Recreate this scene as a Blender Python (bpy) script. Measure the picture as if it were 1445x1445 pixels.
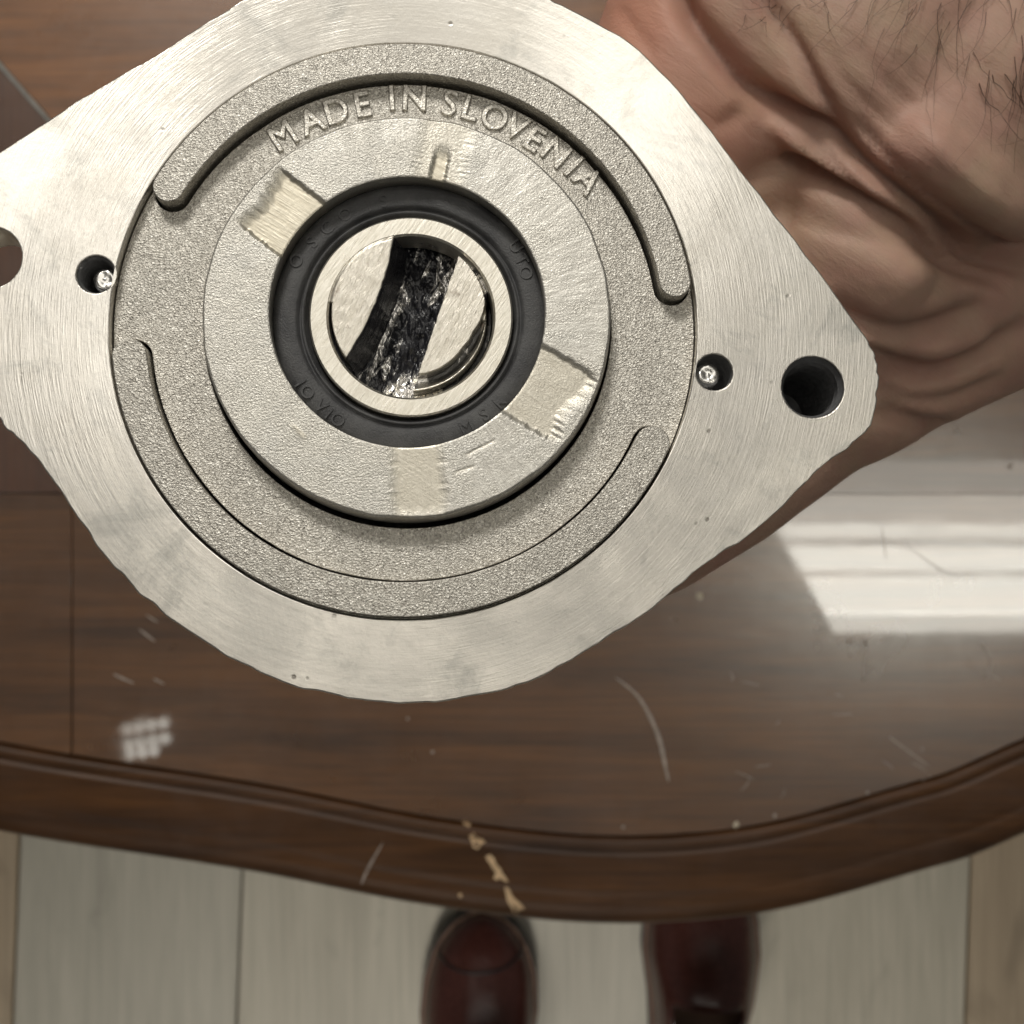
import bpy, bmesh, math, random
import numpy as np
from mathutils import Vector, Matrix, Euler, noise as mnoise

random.seed(7); np.random.seed(7)
scene = bpy.context.scene
COL = scene.collection
for o in list(bpy.data.objects):
    bpy.data.objects.remove(o)

# ------------------------------------------------------------------ camera
CAM_Z = 1.5            # the phone is held 1.5 m above the floor, looking straight down
FOC = 2200.0           # focal length in photo pixels
cam_d = bpy.data.cameras.new('camera')
cam_d.sensor_width = 36.0
cam_d.lens = 36.0 * FOC / 1445.0
cam_d.clip_start = 0.01
cam_d.clip_end = 50
cam_d.dof.use_dof = True
cam_d.dof.focus_distance = 0.2215
cam_d.dof.aperture_fstop = 46
cam = bpy.data.objects.new('camera', cam_d)
cam.location = (0, 0, CAM_Z)
COL.objects.link(cam)
scene.camera = cam

# ------------------------------------------------------------------ world and lamps
w = bpy.data.worlds.new('World'); scene.world = w; w.use_nodes = True
bg = w.node_tree.nodes['Background']
bg.inputs[0].default_value = (1.0, 0.955, 0.88, 1)
bg.inputs[1].default_value = 0.075

def area(name, loc, target, sx, sy, power, col, spread=None):
    l = bpy.data.lights.new(name, 'AREA'); l.shape = 'RECTANGLE'
    l.size = sx; l.size_y = sy; l.energy = power; l.color = col
    o = bpy.data.objects.new(name, l); COL.objects.link(o)
    if spread: l.spread = math.radians(spread)
    o.location = loc
    o.rotation_euler = (Vector(target) - Vector(loc)).to_track_quat('-Z', 'Y').to_euler()
    return o
area('window_light', (-0.35, 1.55, 2.45), (0, 0, 1.25), 0.45, 0.35, 20, (1.0, 0.965, 0.90))
area('floor_fill', (-0.2, -2.3, 2.3), (0, -0.75, 0), 0.8, 0.6, 3.5, (1.0, 0.95, 0.86), 46)  # added fill, narrowed to brighten the floor

area('overhead_fill', (-0.08, 0.36, 2.5), (-0.08, 0.36, 0), 0.68, 0.68, 1.65, (1.0, 0.95, 0.87))  # added soft fill from overhead that brightens the flange

vs = scene.view_settings
vs.view_transform = 'Standard'; vs.look = 'None'; vs.gamma = 1.0; vs.use_curve_mapping = False
vs.exposure = 0.05

# ------------------------------------------------------------------ helpers
def P(px, py, depth):
    """point seen at photo position px,py at this distance below the camera"""
    return Vector(((px - 722.5) * depth / FOC, (722.5 - py) * depth / FOC, CAM_Z - depth))

def link(name, me, mat=None, parent=None, smooth=True):
    o = bpy.data.objects.new(name, me); COL.objects.link(o)
    if parent: o.parent = parent
    if mat is not None:
        me.materials.clear(); me.materials.append(mat)
    if smooth:
        me.polygons.foreach_set('use_smooth', [True] * len(me.polygons))
    return o

def mesh(verts, faces):
    me = bpy.data.meshes.new('m')
    me.from_pydata([tuple(v) for v in verts], [], [tuple(f) for f in faces])
    me.update(); return me

def grid_mesh(X, Y, Z, keep=None, close_v=False):
    n, m = X.shape
    idx = np.arange(n * m).reshape(n, m)
    if close_v:
        nx = np.concatenate([idx, idx[:, :1]], 1)
    else:
        nx = idx
    q = np.stack([nx[:-1, :-1], nx[1:, :-1], nx[1:, 1:], nx[:-1, 1:]], -1).reshape(-1, 4)
    if keep is not None:
        kf = keep.ravel()
        q = q[kf[q].all(1)]
    me = bpy.data.meshes.new('m')
    V = np.stack([X, Y, Z], -1).reshape(-1, 3).astype(np.float32)
    me.vertices.add(len(V)); me.vertices.foreach_set('co', V.ravel())
    me.loops.add(len(q) * 4); me.loops.foreach_set('vertex_index', q.ravel().astype(np.int32))
    me.polygons.add(len(q))
    me.polygons.foreach_set('loop_start', np.arange(0, len(q) * 4, 4, dtype=np.int32))
    me.polygons.foreach_set('loop_total', np.full(len(q), 4, dtype=np.int32))
    me.update(calc_edges=True); me.validate()
    return me

def lathe(profile, n=192, c=(0, 0)):
    """profile: list of (r, z)"""
    pr = np.array(profile, float)
    th = np.linspace(0, 2 * np.pi, n, endpoint=False)
    X = c[0] + pr[:, :1] * np.cos(th)[None]; Y = c[1] + pr[:, :1] * np.sin(th)[None]
    Z = np.repeat(pr[:, 1:], n, 1)
    return grid_mesh(X, Y, Z, close_v=True)

def autosmooth(o, ang=35):
    me = o.data
    bm = bmesh.new(); bm.from_mesh(me)
    for e in bm.edges:
        if len(e.link_faces) == 2:
            e.smooth = e.calc_face_angle(0) < math.radians(ang)
    bm.to_mesh(me); bm.free()
    return o

def fill_mesh(outlines, z0, z1, bev=0.0, res=2):
    """flat plate bounded by closed outlines (first outer, others holes), from z0 up to z1, with bevelled rim"""
    cu = bpy.data.curves.new('c', 'CURVE'); cu.dimensions = '2D'; cu.fill_mode = 'BOTH'
    for ol in outlines:
        s = cu.splines.new('POLY'); s.points.add(len(ol) - 1); s.use_cyclic_u = True
        for p, q in zip(s.points, ol): p.co = (q[0], q[1], 0, 1)
    cu.extrude = max((z1 - z0) / 2 - bev, 1e-6)
    cu.bevel_depth = bev; cu.bevel_resolution = res; cu.offset = -bev
    o = bpy.data.objects.new('tmp', cu); COL.objects.link(o)
    dg = bpy.context.evaluated_depsgraph_get()
    me = bpy.data.meshes.new_from_object(o.evaluated_get(dg))
    bpy.data.objects.remove(o); bpy.data.curves.remove(cu)
    me.transform(Matrix.Translation((0, 0, (z0 + z1) / 2)))
    return me

def catmull(pts, per=10, closed=True):
    pts = [np.array(p, float) for p in pts]; n = len(pts); out = []
    for i in range(n if closed else n - 1):
        if closed:
            p0, p1, p2, p3 = pts[i - 1], pts[i], pts[(i + 1) % n], pts[(i + 2) % n]
        else:
            p0, p1, p2, p3 = pts[max(i - 1, 0)], pts[i], pts[i + 1], pts[min(i + 2, n - 1)]
        for k in range(per):
            t = k / per
            out.append(.5 * ((2 * p1) + (-p0 + p2) * t + (2 * p0 - 5 * p1 + 4 * p2 - p3) * t * t + (-p0 + 3 * p1 - 3 * p2 + p3) * t ** 3))
    if not closed: out.append(pts[-1])
    return out

def circle(cx, cy, r, n=64, jit=0):
    return [(cx + (r + random.uniform(-jit, jit)) * math.cos(2 * math.pi * k / n), cy + (r + random.uniform(-jit, jit)) * math.sin(2 * math.pi * k / n)) for k in range(n)]

def tag(o, label=None, cat=None, group=None, kind=None):
    if label: o['label'] = label
    if cat: o['category'] = cat
    if group: o['group'] = group
    if kind: o['kind'] = kind
    return o

def sstep(a, b, x):
    t = np.clip((x - a) / (b - a), 0, 1); return t * t * (3 - 2 * t)

def vnoise(x, y, seed=0):
    """smooth value noise on arrays"""
    rs = np.random.RandomState(seed); T = rs.rand(256, 256)
    xi = np.floor(x).astype(int); yi = np.floor(y).astype(int)
    fx = x - xi; fy = y - yi; fx = fx * fx * (3 - 2 * fx); fy = fy * fy * (3 - 2 * fy)
    g = lambda a, b: T[a % 256, b % 256]
    return (g(xi, yi) * (1 - fx) * (1 - fy) + g(xi + 1, yi) * fx * (1 - fy) + g(xi, yi + 1) * (1 - fx) * fy + g(xi + 1, yi + 1) * fx * fy) - .5

# ------------------------------------------------------------------ materials
class NT:
    def __init__(s, name):
        s.m = bpy.data.materials.new(name); s.m.use_nodes = True
        s.t = s.m.node_tree; s.b = s.t.nodes['Principled BSDF']; s.out = s.t.nodes['Material Output']
    def n(s, typ, **kw):
        x = s.t.nodes.new(typ)
        for k, v in kw.items():
            if k.startswith('i_'):
                key = k[2:].replace('_', ' ')
                x.inputs[int(key) if key.isdigit() else key].default_value = v
            else: setattr(x, k, v)
        return x
    def l(s, a, b): s.t.links.new(a, b)
    def coord(s, which='Object'):
        return s.n('ShaderNodeTexCoord').outputs[which]
    def math(s, op, a, b=None, clamp=False):
        x = s.n('ShaderNodeMath', operation=op); x.use_clamp = clamp
        for i, v in enumerate((a, b)):
            if v is None: continue
            if isinstance(v, (int, float)): x.inputs[i].default_value = v
            else: s.l(v, x.inputs[i])
        return x.outputs[0]
    def scale(s, vec, v):
        x = s.n('ShaderNodeVectorMath', operation='MULTIPLY'); s.l(vec, x.inputs[0]); x.inputs[1].default_value = v
        return x.outputs[0]
    def noise(s, vec, scale, detail=3, rough=.55, dist=0):
        x = s.n('ShaderNodeTexNoise'); s.l(vec, x.inputs['Vector'])
        x.inputs['Scale'].default_value = scale; x.inputs['Detail'].default_value = detail
        x.inputs['Roughness'].default_value = rough; x.inputs['Distortion'].default_value = dist
        return x.outputs[0]
    def ramp(s, fac, stops):
        x = s.n('ShaderNodeValToRGB'); s.l(fac, x.inputs[0]); e = x.color_ramp.elements
        while len(e) < len(stops): e.new(.5)
        for el, (p, c) in zip(e, stops):
            el.position = p; el.color = (c, c, c, 1) if isinstance(c, (int, float)) else (*c, 1)
        return x.outputs[0]
    def mix(s, fac, a, b, mode='MIX'):
        x = s.n('ShaderNodeMix', data_type='RGBA', blend_type=mode)
        for i, v in ((0, fac), (6, a), (7, b)):
            if isinstance(v, (int, float)): x.inputs[i].default_value = v if i == 0 else (v, v, v, 1)
            elif isinstance(v, tuple): x.inputs[i].default_value = (*v, 1)
            else: s.l(v, x.inputs[i])
        return x.outputs[2]
    def mapr(s, v, a, b, c, d):
        x = s.n('ShaderNodeMapRange'); s.l(v, x.inputs[0])
        for i, q in zip((1, 2, 3, 4), (a, b, c, d)): x.inputs[i].default_value = q
        return x.outputs[0]
    def bump(s, h, strength, dist, normal=None):
        x = s.n('ShaderNodeBump'); s.l(h, x.inputs['Height']); x.inputs['Strength'].default_value = strength
        x.inputs['Distance'].default_value = dist
        if normal is not None: s.l(normal, x.inputs['Normal'])
        return x.outputs[0]
    def polar(s, A, B):
        """noise coordinates stretched around the z axis: marks left by turning on a lathe"""
        c = s.coord(); sp = s.n('ShaderNodeSeparateXYZ'); s.l(c, sp.inputs[0])
        cb = s.n('ShaderNodeCombineXYZ'); s.l(sp.outputs[0], cb.inputs[0]); s.l(sp.outputs[1], cb.inputs[1])
        ln = s.n('ShaderNodeVectorMath', operation='LENGTH'); s.l(cb.outputs[0], ln.inputs[0])
        nm = s.n('ShaderNodeVectorMath', operation='NORMALIZE'); s.l(cb.outputs[0], nm.inputs[0])
        sc = s.n('ShaderNodeVectorMath', operation='SCALE'); s.l(nm.outputs[0], sc.inputs[0]); sc.inputs[3].default_value = B
        cz = s.n('ShaderNodeCombineXYZ'); s.l(s.math('MULTIPLY', ln.outputs['Value'], A), cz.inputs[2])
        ad = s.n('ShaderNodeVectorMath', operation='ADD'); s.l(sc.outputs[0], ad.inputs[0]); s.l(cz.outputs[0], ad.inputs[1])
        return ad.outputs[0]
    def set(s, **kw):
        for k, v in kw.items():
            k = k.replace('_', ' ')
            sock = s.b.inputs[k]
            if hasattr(v, 'is_output'): s.l(v, sock)
            elif isinstance(v, tuple): sock.default_value = (*v, 1) if len(v) == 3 and sock.type == 'RGBA' else v
            else: sock.default_value = v
        return s.m

def mat_machined():
    t = NT('machined_aluminium')
    pn = t.noise(t.polar(4200, 9), 1.0, 4, .6)
    sepn = t.n('ShaderNodeSeparateXYZ'); t.l(t.polar(0, 1), sepn.inputs[0])
    glint_mask = t.math('ABSOLUTE', t.math('ADD', t.math('MULTIPLY', sepn.outputs[0], .86), t.math('MULTIPLY', sepn.outputs[1], -.38)))
    glint_mask = t.math('MULTIPLY', t.mapr(glint_mask, .35, .95, .10, 1.0), t.mapr(t.noise(t.coord(), 48, 3, .6, .5), .38, .62, .35, 1.35))  # streaks strengthened along one axis, painting in the fan-shaped glints
    pn2 = t.noise(t.polar(900, 5), 1.0, 3, .5)
    c = t.coord()
    blotch = t.noise(c, 60, 6, .7, .4)
    stain = t.ramp(t.noise(c, 85, 6, .7, .9), [(.0, 0), (.54, 0), (.70, 1)])
    grit = t.ramp(t.noise(c, 900, 2, .5), [(0, 0), (.70, 0), (.76, 1)])
    col = t.mix(t.mapr(t.math('MULTIPLY', t.math('SUBTRACT', pn, .5), glint_mask), -.2, .2, 0, 1), (.70, .665, .60), (.82, .785, .72))
    col = t.mix(t.mapr(blotch, .35, .7, 0, .6), col, (.77, .745, .70))
    col = t.mix(t.math('MULTIPLY', stain, .55), col, (.40, .40, .375))
    col = t.mix(t.math('MULTIPLY', grit, .22), col, (.3, .28, .25))
    pv = t.n('ShaderNodeTexVoronoi'); t.l(c, pv.inputs['Vector']); pv.inputs['Scale'].default_value = 210
    pit = t.math('MULTIPLY', t.mapr(pv.outputs['Distance'], .04, .085, 1, 0), t.mapr(t.noise(c, 130, 2, .5), .52, .60, 0, 1))
    col = t.mix(t.math('MULTIPLY', pit, .7), col, (.16, .14, .12))
    tg = t.n('ShaderNodeTangent', direction_type='RADIAL', axis='Z')
    t.l(tg.outputs[0], t.b.inputs['Tangent'])
    h = t.math('ADD', t.math('MULTIPLY', t.math('MULTIPLY', pn, glint_mask), 1.5), t.math('MULTIPLY', t.noise(c, 1500, 3, .6), .35))
    h = t.math('ADD', h, t.math('MULTIPLY', pn2, .5)); h = t.math('SUBTRACT', h, t.math('MULTIPLY', pit, 1.2))
    return t.set(Base_Color=col, Metallic=.92, Roughness=t.mapr(blotch, .32, .68, .27, .50), Anisotropic=.65,
                 Normal=t.bump(h, .17, .0003))

def mat_cast(name='cast_aluminium', dark=1.0, bstr=.75):
    t = NT(name); c = t.coord()
    n1 = t.noise(c, 3600, 2, .75)
    v = t.n('ShaderNodeTexVoronoi'); t.l(c, v.inputs['Vector']); v.inputs['Scale'].default_value = 3300
    big = t.noise(c, 120, 3, .5)
    a = tuple(dark * k for k in (.48, .45, .40)); b = tuple(dark * k for k in (.76, .73, .66))
    col = t.mix(t.mapr(n1, .35, .65, 0, 1), a, b)
    col = t.mix(t.mapr(big, .4, .7, 0, .35), col, tuple(dark * k for k in (.44, .42, .38)))
    sp = t.n('ShaderNodeSeparateColor'); t.l(v.outputs['Color'], sp.inputs[0])
    col = t.mix(t.ramp(sp.outputs[0], [(0, 0), (.80, 0), (.95, .75)]), col, tuple(dark * k for k in (.90, .87, .80)))  # random bright grains put the metal's sparkle into the colour
    col = t.mix(t.ramp(sp.outputs[1], [(0, 0), (.78, 0), (.95, .6)]), col, tuple(dark * k for k in (.27, .25, .22)))
    h = t.math('ADD', n1, t.math('MULTIPLY', v.outputs['Distance'], .5))
    return t.set(Base_Color=col, Metallic=.85, Roughness=.43, Normal=t.bump(h, bstr, .00022))

def mat_boss():
    t = NT('scraped_cast_aluminium'); c = t.coord()
    n1 = t.noise(c, 3300, 2, .75); big = t.noise(c, 140, 3, .6, .4)
    at = t.n('ShaderNodeAttribute', attribute_name='slot').outputs['Fac']
    at2 = t.n('ShaderNodeAttribute', attribute_name='drag').outputs['Fac']
    # scrape marks: noise squeezed along one direction
    def streak(ang, sc):
        mp = t.n('ShaderNodeMapping', vector_type='POINT'); t.l(c, mp.inputs[0]); mp.inputs['Rotation'].default_value = (0, 0, ang)
        return t.noise(t.scale(mp.outputs[0], (sc * .10, sc, sc)), 1, 4, .6)
    s1 = streak(math.radians(32), 2600)
    # fan of scrapes running outwards from the bore
    s2 = t.noise(t.polar(260, 42), 1.0, 5, .65); fan = t.noise(t.polar(90, 7), 1.0, 3, .6)
    s2 = t.math('ADD', t.math('MULTIPLY', s2, .65), t.math('MULTIPLY', streak(math.radians(-35), 1500), .35))
    col = t.mix(t.mapr(n1, .35, .65, 0, 1), (.54, .515, .465), (.72, .695, .63))
    col = t.mix(t.mapr(big, .45, .7, 0, .4), col, (.60, .59, .56)); at2 = t.math('MULTIPLY', t.math('ADD', at2, .25), t.mapr(fan, .40, .58, .15, 1.2), clamp=True)
    col = t.mix(t.math('MULTIPLY', at2, .6), col, t.mix(t.mapr(s2, .35, .65, 0, 1), (.46, .44, .40), (.88, .86, .80)))
    fresh = t.mix(t.mapr(s1, .3, .7, 0, 1), (.58, .53, .42), (.78, .73, .61))
    col = t.mix(at, col, fresh)
    h = t.mix(at, n1, t.math('MULTIPLY', s1, .5))
    h = t.mix(t.math('MULTIPLY', at2, .6), h, s2)
    return t.set(Base_Color=col, Metallic=.85, Roughness=.42, Normal=t.bump(h, .75, .00022))

def mat_rubber():
    t = NT('black_rubber'); c = t.coord()
    n = t.noise(c, 3200, 3, .7); b = t.noise(c, 200, 4, .6)
    col = t.mix(t.mapr(b, .35, .7, 0, 1), (.040, .040, .043), (.105, .105, .105))
    return t.set(Base_Color=col, Roughness=t.mapr(b, .3, .7, .42, .6), Normal=t.bump(n, .6, .0002))

def mat_steel():
    t = NT('ground_steel'); c = t.coord()
    mp = t.n('ShaderNodeMapping'); t.l(c, mp.inputs[0]); mp.inputs['Rotation'].default_value = (0, 0, math.radians(-55))
    s1 = t.noise(t.scale(mp.outputs[0], (400, 3400, 3400)), 1, 4, .6)
    big = t.noise(c, 220, 4, .6)
    col = t.mix(t.mapr(s1, .3, .7, 0, 1), (.62, .585, .50), (.84, .81, .73))
    col = t.mix(t.ramp(big, [(0, 0), (.62, 0), (.75, .6)]), col, (.40, .33, .26))
    return t.set(Base_Color=col, Metallic=.95, Roughness=t.mapr(big, .3, .7, .24, .42), Normal=t.bump(s1, .35, .0002))

def mat_shaft():
    t = NT('shaft_steel_with_grease'); c = t.coord()
    g = t.n('ShaderNodeAttribute', attribute_name='grease_dark').outputs['Fac']
    mp = t.n('ShaderNodeMapping'); t.l(c, mp.inputs[0]); mp.inputs['Rotation'].default_value = (0, 0, math.radians(-62))
    s1 = t.noise(t.scale(mp.outputs[0], (450, 3000, 3000)), 1, 4, .6)
    mp2 = t.n('ShaderNodeMapping'); t.l(c, mp2.inputs[0]); mp2.inputs['Rotation'].default_value = (0, 0, math.radians(18))
    s2 = t.noise(t.scale(mp2.outputs[0], (520, 150, 400)), 1, 5, .62, .8)
    big = t.noise(c, 300, 4, .65)
    steel = t.mix(t.mapr(s1, .3, .7, 0, 1), (.60, .56, .48), (.84, .80, .72))
    steel = t.mix(t.ramp(big, [(0, 0), (.60, 0), (.70, .7)]), steel, (.30, .24, .19))
    bare = t.n('ShaderNodeAttribute', attribute_name='bare').outputs['Fac']; gm = t.ramp(t.math('ADD', s2, t.math('MULTIPLY', bare, .16)), [(0, 0), (.56, 0), (.61, 1)])
    grease_dark = t.mix(gm, (.016, .016, .020), (.70, .68, .65))  # dark grease with bright metal patches painted in as glints
    col = t.mix(g, steel, grease_dark)
    met = t.mix(g, .95, t.math('MULTIPLY', gm, .9))
    ro = t.mix(g, t.mapr(big, .3, .7, .25, .42), t.mapr(s2, .3, .7, .12, .30))
    n1 = t.bump(t.mix(g, t.math('MULTIPLY', s1, .35), s2), .8, .0005)
    return t.set(Base_Color=col, Metallic=met, Roughness=ro, Normal=n1)

def mat_plain(name, col, rough=.5, metal=0, bscale=0, bstr=.3, bdist=.0003, var=.25):
    t = NT(name); c = t.coord()
    n = t.noise(c, bscale or 50, 4, .6)
    cc = t.mix(t.mapr(n, .3, .7, 0, 1), tuple(k * (1 - var) for k in col), tuple(min(1, k * (1 + var)) for k in col))
    return t.set(Base_Color=cc, Roughness=rough, Metallic=metal, Normal=t.bump(n, bstr, bdist))

def mat_wood(name, c1, c2, ang=0, seed=0, scale=1.0, cw=1.0):
    t = NT(name); c = t.coord()
    mp = t.n('ShaderNodeMapping'); t.l(c, mp.inputs[0]); mp.inputs['Rotation'].default_value = (0, 0, ang); mp.inputs['Location'].default_value = (seed * 1.37, seed * .71, 0)
    v = mp.outputs[0]
    g1 = t.noise(t.scale(v, (5 * scale, 60 * scale, 20)), 1, 5, .6, .8)
    g2 = t.noise(t.scale(v, (16 * scale, 420 * scale, 60)), 1, 3, .6, .3)
    smug = t.noise(c, 11, 5, .65, .5); sm2 = t.noise(c, 34, 5, .65, 1.0)
    col = t.mix(t.mapr(g1, .3, .7, 0, 1), c1, c2)
    col = t.mix(t.mapr(g2, .4, .7, 0, .45), col, tuple(k * .45 for k in c1))
    haze = t.math('MULTIPLY', t.mapr(smug, .42, .7, 0, 1), t.mapr(sm2, .35, .7, .2, 1))
    col = t.mix(t.math('MULTIPLY', haze, .06), col, (.42, .36, .36))  # pale patches painted in as reflection haze on the varnish
    return t.set(Base_Color=col, Roughness=t.mapr(smug, .3, .7, *((.25, .36) if cw > .5 else (.42, .55))), Specular_IOR_Level=.5 if cw > .5 else .3, Coat_Weight=cw, Coat_IOR=2.3, IOR=1.6 if cw > .5 else 1.5,
                 Coat_Roughness=t.mapr(sm2, .35, .7, .015, .06),
                 Normal=t.bump(g2, .12, .0003), Coat_Normal=t.bump(t.noise(c, 26, 2, .5), .02, .001))

def mat_floor(name, c1, c2, seed):
    t = NT(name); c = t.coord()
    mp = t.n('ShaderNodeMapping'); t.l(c, mp.inputs[0]); mp.inputs['Location'].default_value = (seed * 2.3, seed * 1.1, seed)
    v = mp.outputs[0]
    g1 = t.noise(t.scale(v, (16, 2.2, 4)), 1, 5, .6, 1.4)
    g2 = t.noise(t.scale(v, (190, 7, 20)), 1, 3, .6, .3)
    kn = t.ramp(t.noise(t.scale(v, (9, 4, 4)), 1, 3, .6, 2.0), [(0, 0), (.58, 0), (.72, 1)])
    col = t.mix(t.mapr(g1, .3, .7, 0, 1), c1, c2)
    col = t.mix(t.mapr(g2, .4, .7, 0, .35), col, tuple(k * .62 for k in c1))
    col = t.mix(t.math('MULTIPLY', kn, .55), col, tuple(k * .55 for k in c1))
    return t.set(Base_Color=col, Roughness=.45, Normal=t.bump(g2, .2, .0005))

def mat_skin():
    t = NT('skin'); c = t.coord()
    b1 = t.noise(c, 55, 4, .6, .4); b2 = t.noise(c, 220, 3, .6)
    warm = t.n('ShaderNodeAttribute', attribute_name='warm').outputs['Fac']
    cr = t.n('ShaderNodeAttribute', attribute_name='crease_shade').outputs['Fac']
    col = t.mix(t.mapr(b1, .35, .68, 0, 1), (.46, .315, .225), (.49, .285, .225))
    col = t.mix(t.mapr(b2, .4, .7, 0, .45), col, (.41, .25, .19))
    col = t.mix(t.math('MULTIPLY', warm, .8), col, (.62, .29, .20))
    col = t.mix(t.math('MULTIPLY', cr, .45), col, (.24, .11, .09))  # deep folds tinted darker: their shade painted into the skin
    mp = t.n('ShaderNodeMapping'); t.l(c, mp.inputs[0]); mp.inputs['Rotation'].default_value = (0, 0, math.radians(38))
    f1 = t.noise(t.scale(mp.outputs[0], (160, 900, 500)), 1, 4, .6, .6)
    v = t.n('ShaderNodeTexVoronoi', feature='DISTANCE_TO_EDGE'); t.l(c, v.inputs['Vector']); v.inputs['Scale'].default_value = 1500
    h = t.math('ADD', f1, t.math('MULTIPLY', t.mapr(v.outputs[0], 0, .15, 0, 1), .08))
    return t.set(Base_Color=col, Roughness=.6, Subsurface_Weight=.25, Subsurface_Radius=(.003, .0012, .0007), Subsurface_Scale=1.0,
                 Normal=t.bump(h, .42, .0005))

def mat_emit(name, col, s):
    t = NT(name)
    return t.set(Base_Color=(.8, .8, .8), Emission_Color=col, Emission_Strength=s)

M = dict(
    mach=mat_machined(), cast=mat_cast(), rib=mat_cast('cast_aluminium_rib', .92, .65), boss=mat_boss(),
    letter=mat_cast('cast_aluminium_letter', 1.02, .4), rubber=mat_rubber(), steel=mat_steel(), shaft=mat_shaft(),
    hole=mat_plain('oily_steel', (.26, .26, .265), .35, .45, 900, .2),
    bright=mat_plain('bright_zinc', (.80, .79, .76), .22, 1, 900, .45, .0002, .2),
    body=mat_plain('cast_body', (.45, .44, .42), .5, .8, 900, .5),
    field1=mat_wood('walnut_field', (.18, .062, .010), (.42, .155, .030), 0, 1),
    field2=mat_wood('dark_walnut_field', (.060, .022, .006), (.19, .075, .018), 0, 2),
    field3=mat_wood('walnut_field_cross', (.075, .036, .018), (.130, .064, .031), math.pi / 2, 3),
    field4=mat_wood('walnut_field_reddish', (.085, .030, .012), (.15, .055, .022), math.pi / 2, 4),
    border=mat_wood('walnut_border', (.036, .015, .005), (.115, .047, .013), 0, 5, cw=0.0),
    chip=mat_plain('bare_chipped_wood', (.62, .44, .26), .8, 0, 300, .6, .0006),
    inlay=mat_plain('grey_inlay', (.27, .26, .235), .45, .3, 300),
    under=mat_plain('dark_underside', (.03, .02, .014), .7),
    skin=mat_skin(), hair=mat_plain('dark_hair', (.075, .042, .026), .4),
    nail=mat_plain('fingernail', (.55, .36, .29), .3, 0, 200, .1),
    leather=mat_plain('maroon_leather', (.070, .024, .019), .24, 0, 260, .25, .0006),
    sole=mat_plain('black_sole', (.012, .012, .013), .5, 0, 300),
    cloth=mat_plain('grey_cloth', (.17, .165, .15), .9, 0, 900, .6, .0008),
    stitch=mat_plain('tan_welt', (.16, .09, .06), .7, 0, 400),
    scr=mat_plain('pale_scratch', (.34, .29, .25), .5, 0, 300),
    speck=mat_plain('crumb', (.50, .44, .33), .8, 0, 300),
    bore_shade=mat_plain('shaded_bore', (.03, .028, .026), .5, .2, 900, .3),  # near-black colour stands for the shade inside the bolt hole
    housing=mat_plain('white_housing', (.75, .75, .73), .5),
)

# ================================================================== floor
floor = bpy.data.objects.new('floor', None); COL.objects.link(floor); tag(floor, kind='structure')
fl_depth = CAM_Z
def fx(px): return (px - 722.5) * fl_depth / FOC
sub = link('subfloor', mesh([(-2, -2, -.012), (2, -2, -.012), (2, 2, -.012), (-2, 2, -.012)], [(0, 1, 2, 3)]), M['under'], floor)
edges_px = [-1015, -680, -338, 22, 338, 682, 1024, 1365, 1705, 2045, 2385, 2725]
fcols = [((.40, .37, .30), (.50, .465, .385)), ((.34, .27, .19), (.43, .345, .245)), ((.41, .38, .31), (.51, .48, .40)), ((.40, .38, .32), (.49, .465, .395)), ((.41, .385, .325), (.51, .485, .415))]
pick = [0, 2, 1, 3, 2, 4, 0, 1, 3, 1, 0]
fm = [mat_floor('floor_plank_%d' % i, a, b, i + 1) for i, (a, b) in enumerate(fcols)]
ang = math.radians(-2.2)
for k in range(len(edges_px) - 1):
    x0, x1 = fx(edges_px[k]) + .0009, fx(edges_px[k + 1]) - .0009
    ys = [-1.9, -1.9 + .4 + .37 * (k % 3), .15 + .3 * (k % 2) + .1, 1.9]
    for j in range(3):
        ya, yb = ys[j] + .0008, ys[j + 1] - .0008
        b = .0012
        V = [(x0, ya, -.010), (x1, ya, -.010), (x1, yb, -.010), (x0, yb, -.010),
             (x0, ya, -b), (x1, ya, -b), (x1, yb, -b), (x0, yb, -b),
             (x0 + b, ya + b, 0), (x1 - b, ya + b, 0), (x1 - b, yb - b, 0), (x0 + b, yb - b, 0)]
        F = [(8, 9, 10, 11)] + [(i, (i + 1) % 4, 4 + (i + 1) % 4, 4 + i) for i in range(4)] + [(4 + i, 4 + (i + 1) % 4, 8 + (i + 1) % 4, 8 + i) for i in range(4)]
        ca, sa = math.cos(ang), math.sin(ang); oy = fx(0) * 0 - .42
        V = [(ca * x - sa * (y - oy), sa * x + ca * (y - oy) + oy, z) for x, y, z in V]
        link('plank', mesh(V, F), fm[pick[k]], floor, smooth=False)

# ================================================================== table
TD = 0.75                           # table top is 0.75 m below the camera
TZ = CAM_Z - TD
def tp(px, py): v = P(px, py, TD); return np.array((v.x, v.y))
edge_px = [(-900, 760), (-560, 1000), (-250, 1125), (0, 1184), (340, 1238), (600, 1288), (850, 1314), (1080, 1299), (1300, 1241), (1445, 1190), (1800, 1010), (2150, 690),
           (2450, 150), (2500, -500), (2200, -1150), (1500, -1700), (700, -1850), (-150, -1700), (-850, -1200), (-1200, -500), (-1180, 200)]
ED = np.array(catmull([tp(*p) for p in edge_px], 16))
tan = np.roll(ED, -1, 0) - np.roll(ED, 1, 0)
nrm = np.stack([-tan[:, 1], tan[:, 0]], 1); nrm /= np.linalg.norm(nrm, axis=1)[:, None]
if (nrm[0] @ (-ED[0])) < 0: nrm = -nrm      # points inwards
table = bpy.data.objects.new('wooden_table', None); COL.objects.link(table)
table.location = (0, 0, 0)
tag(table, 'glossy dark walnut table with curved moulded rim and chipped veneer', 'table')
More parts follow.
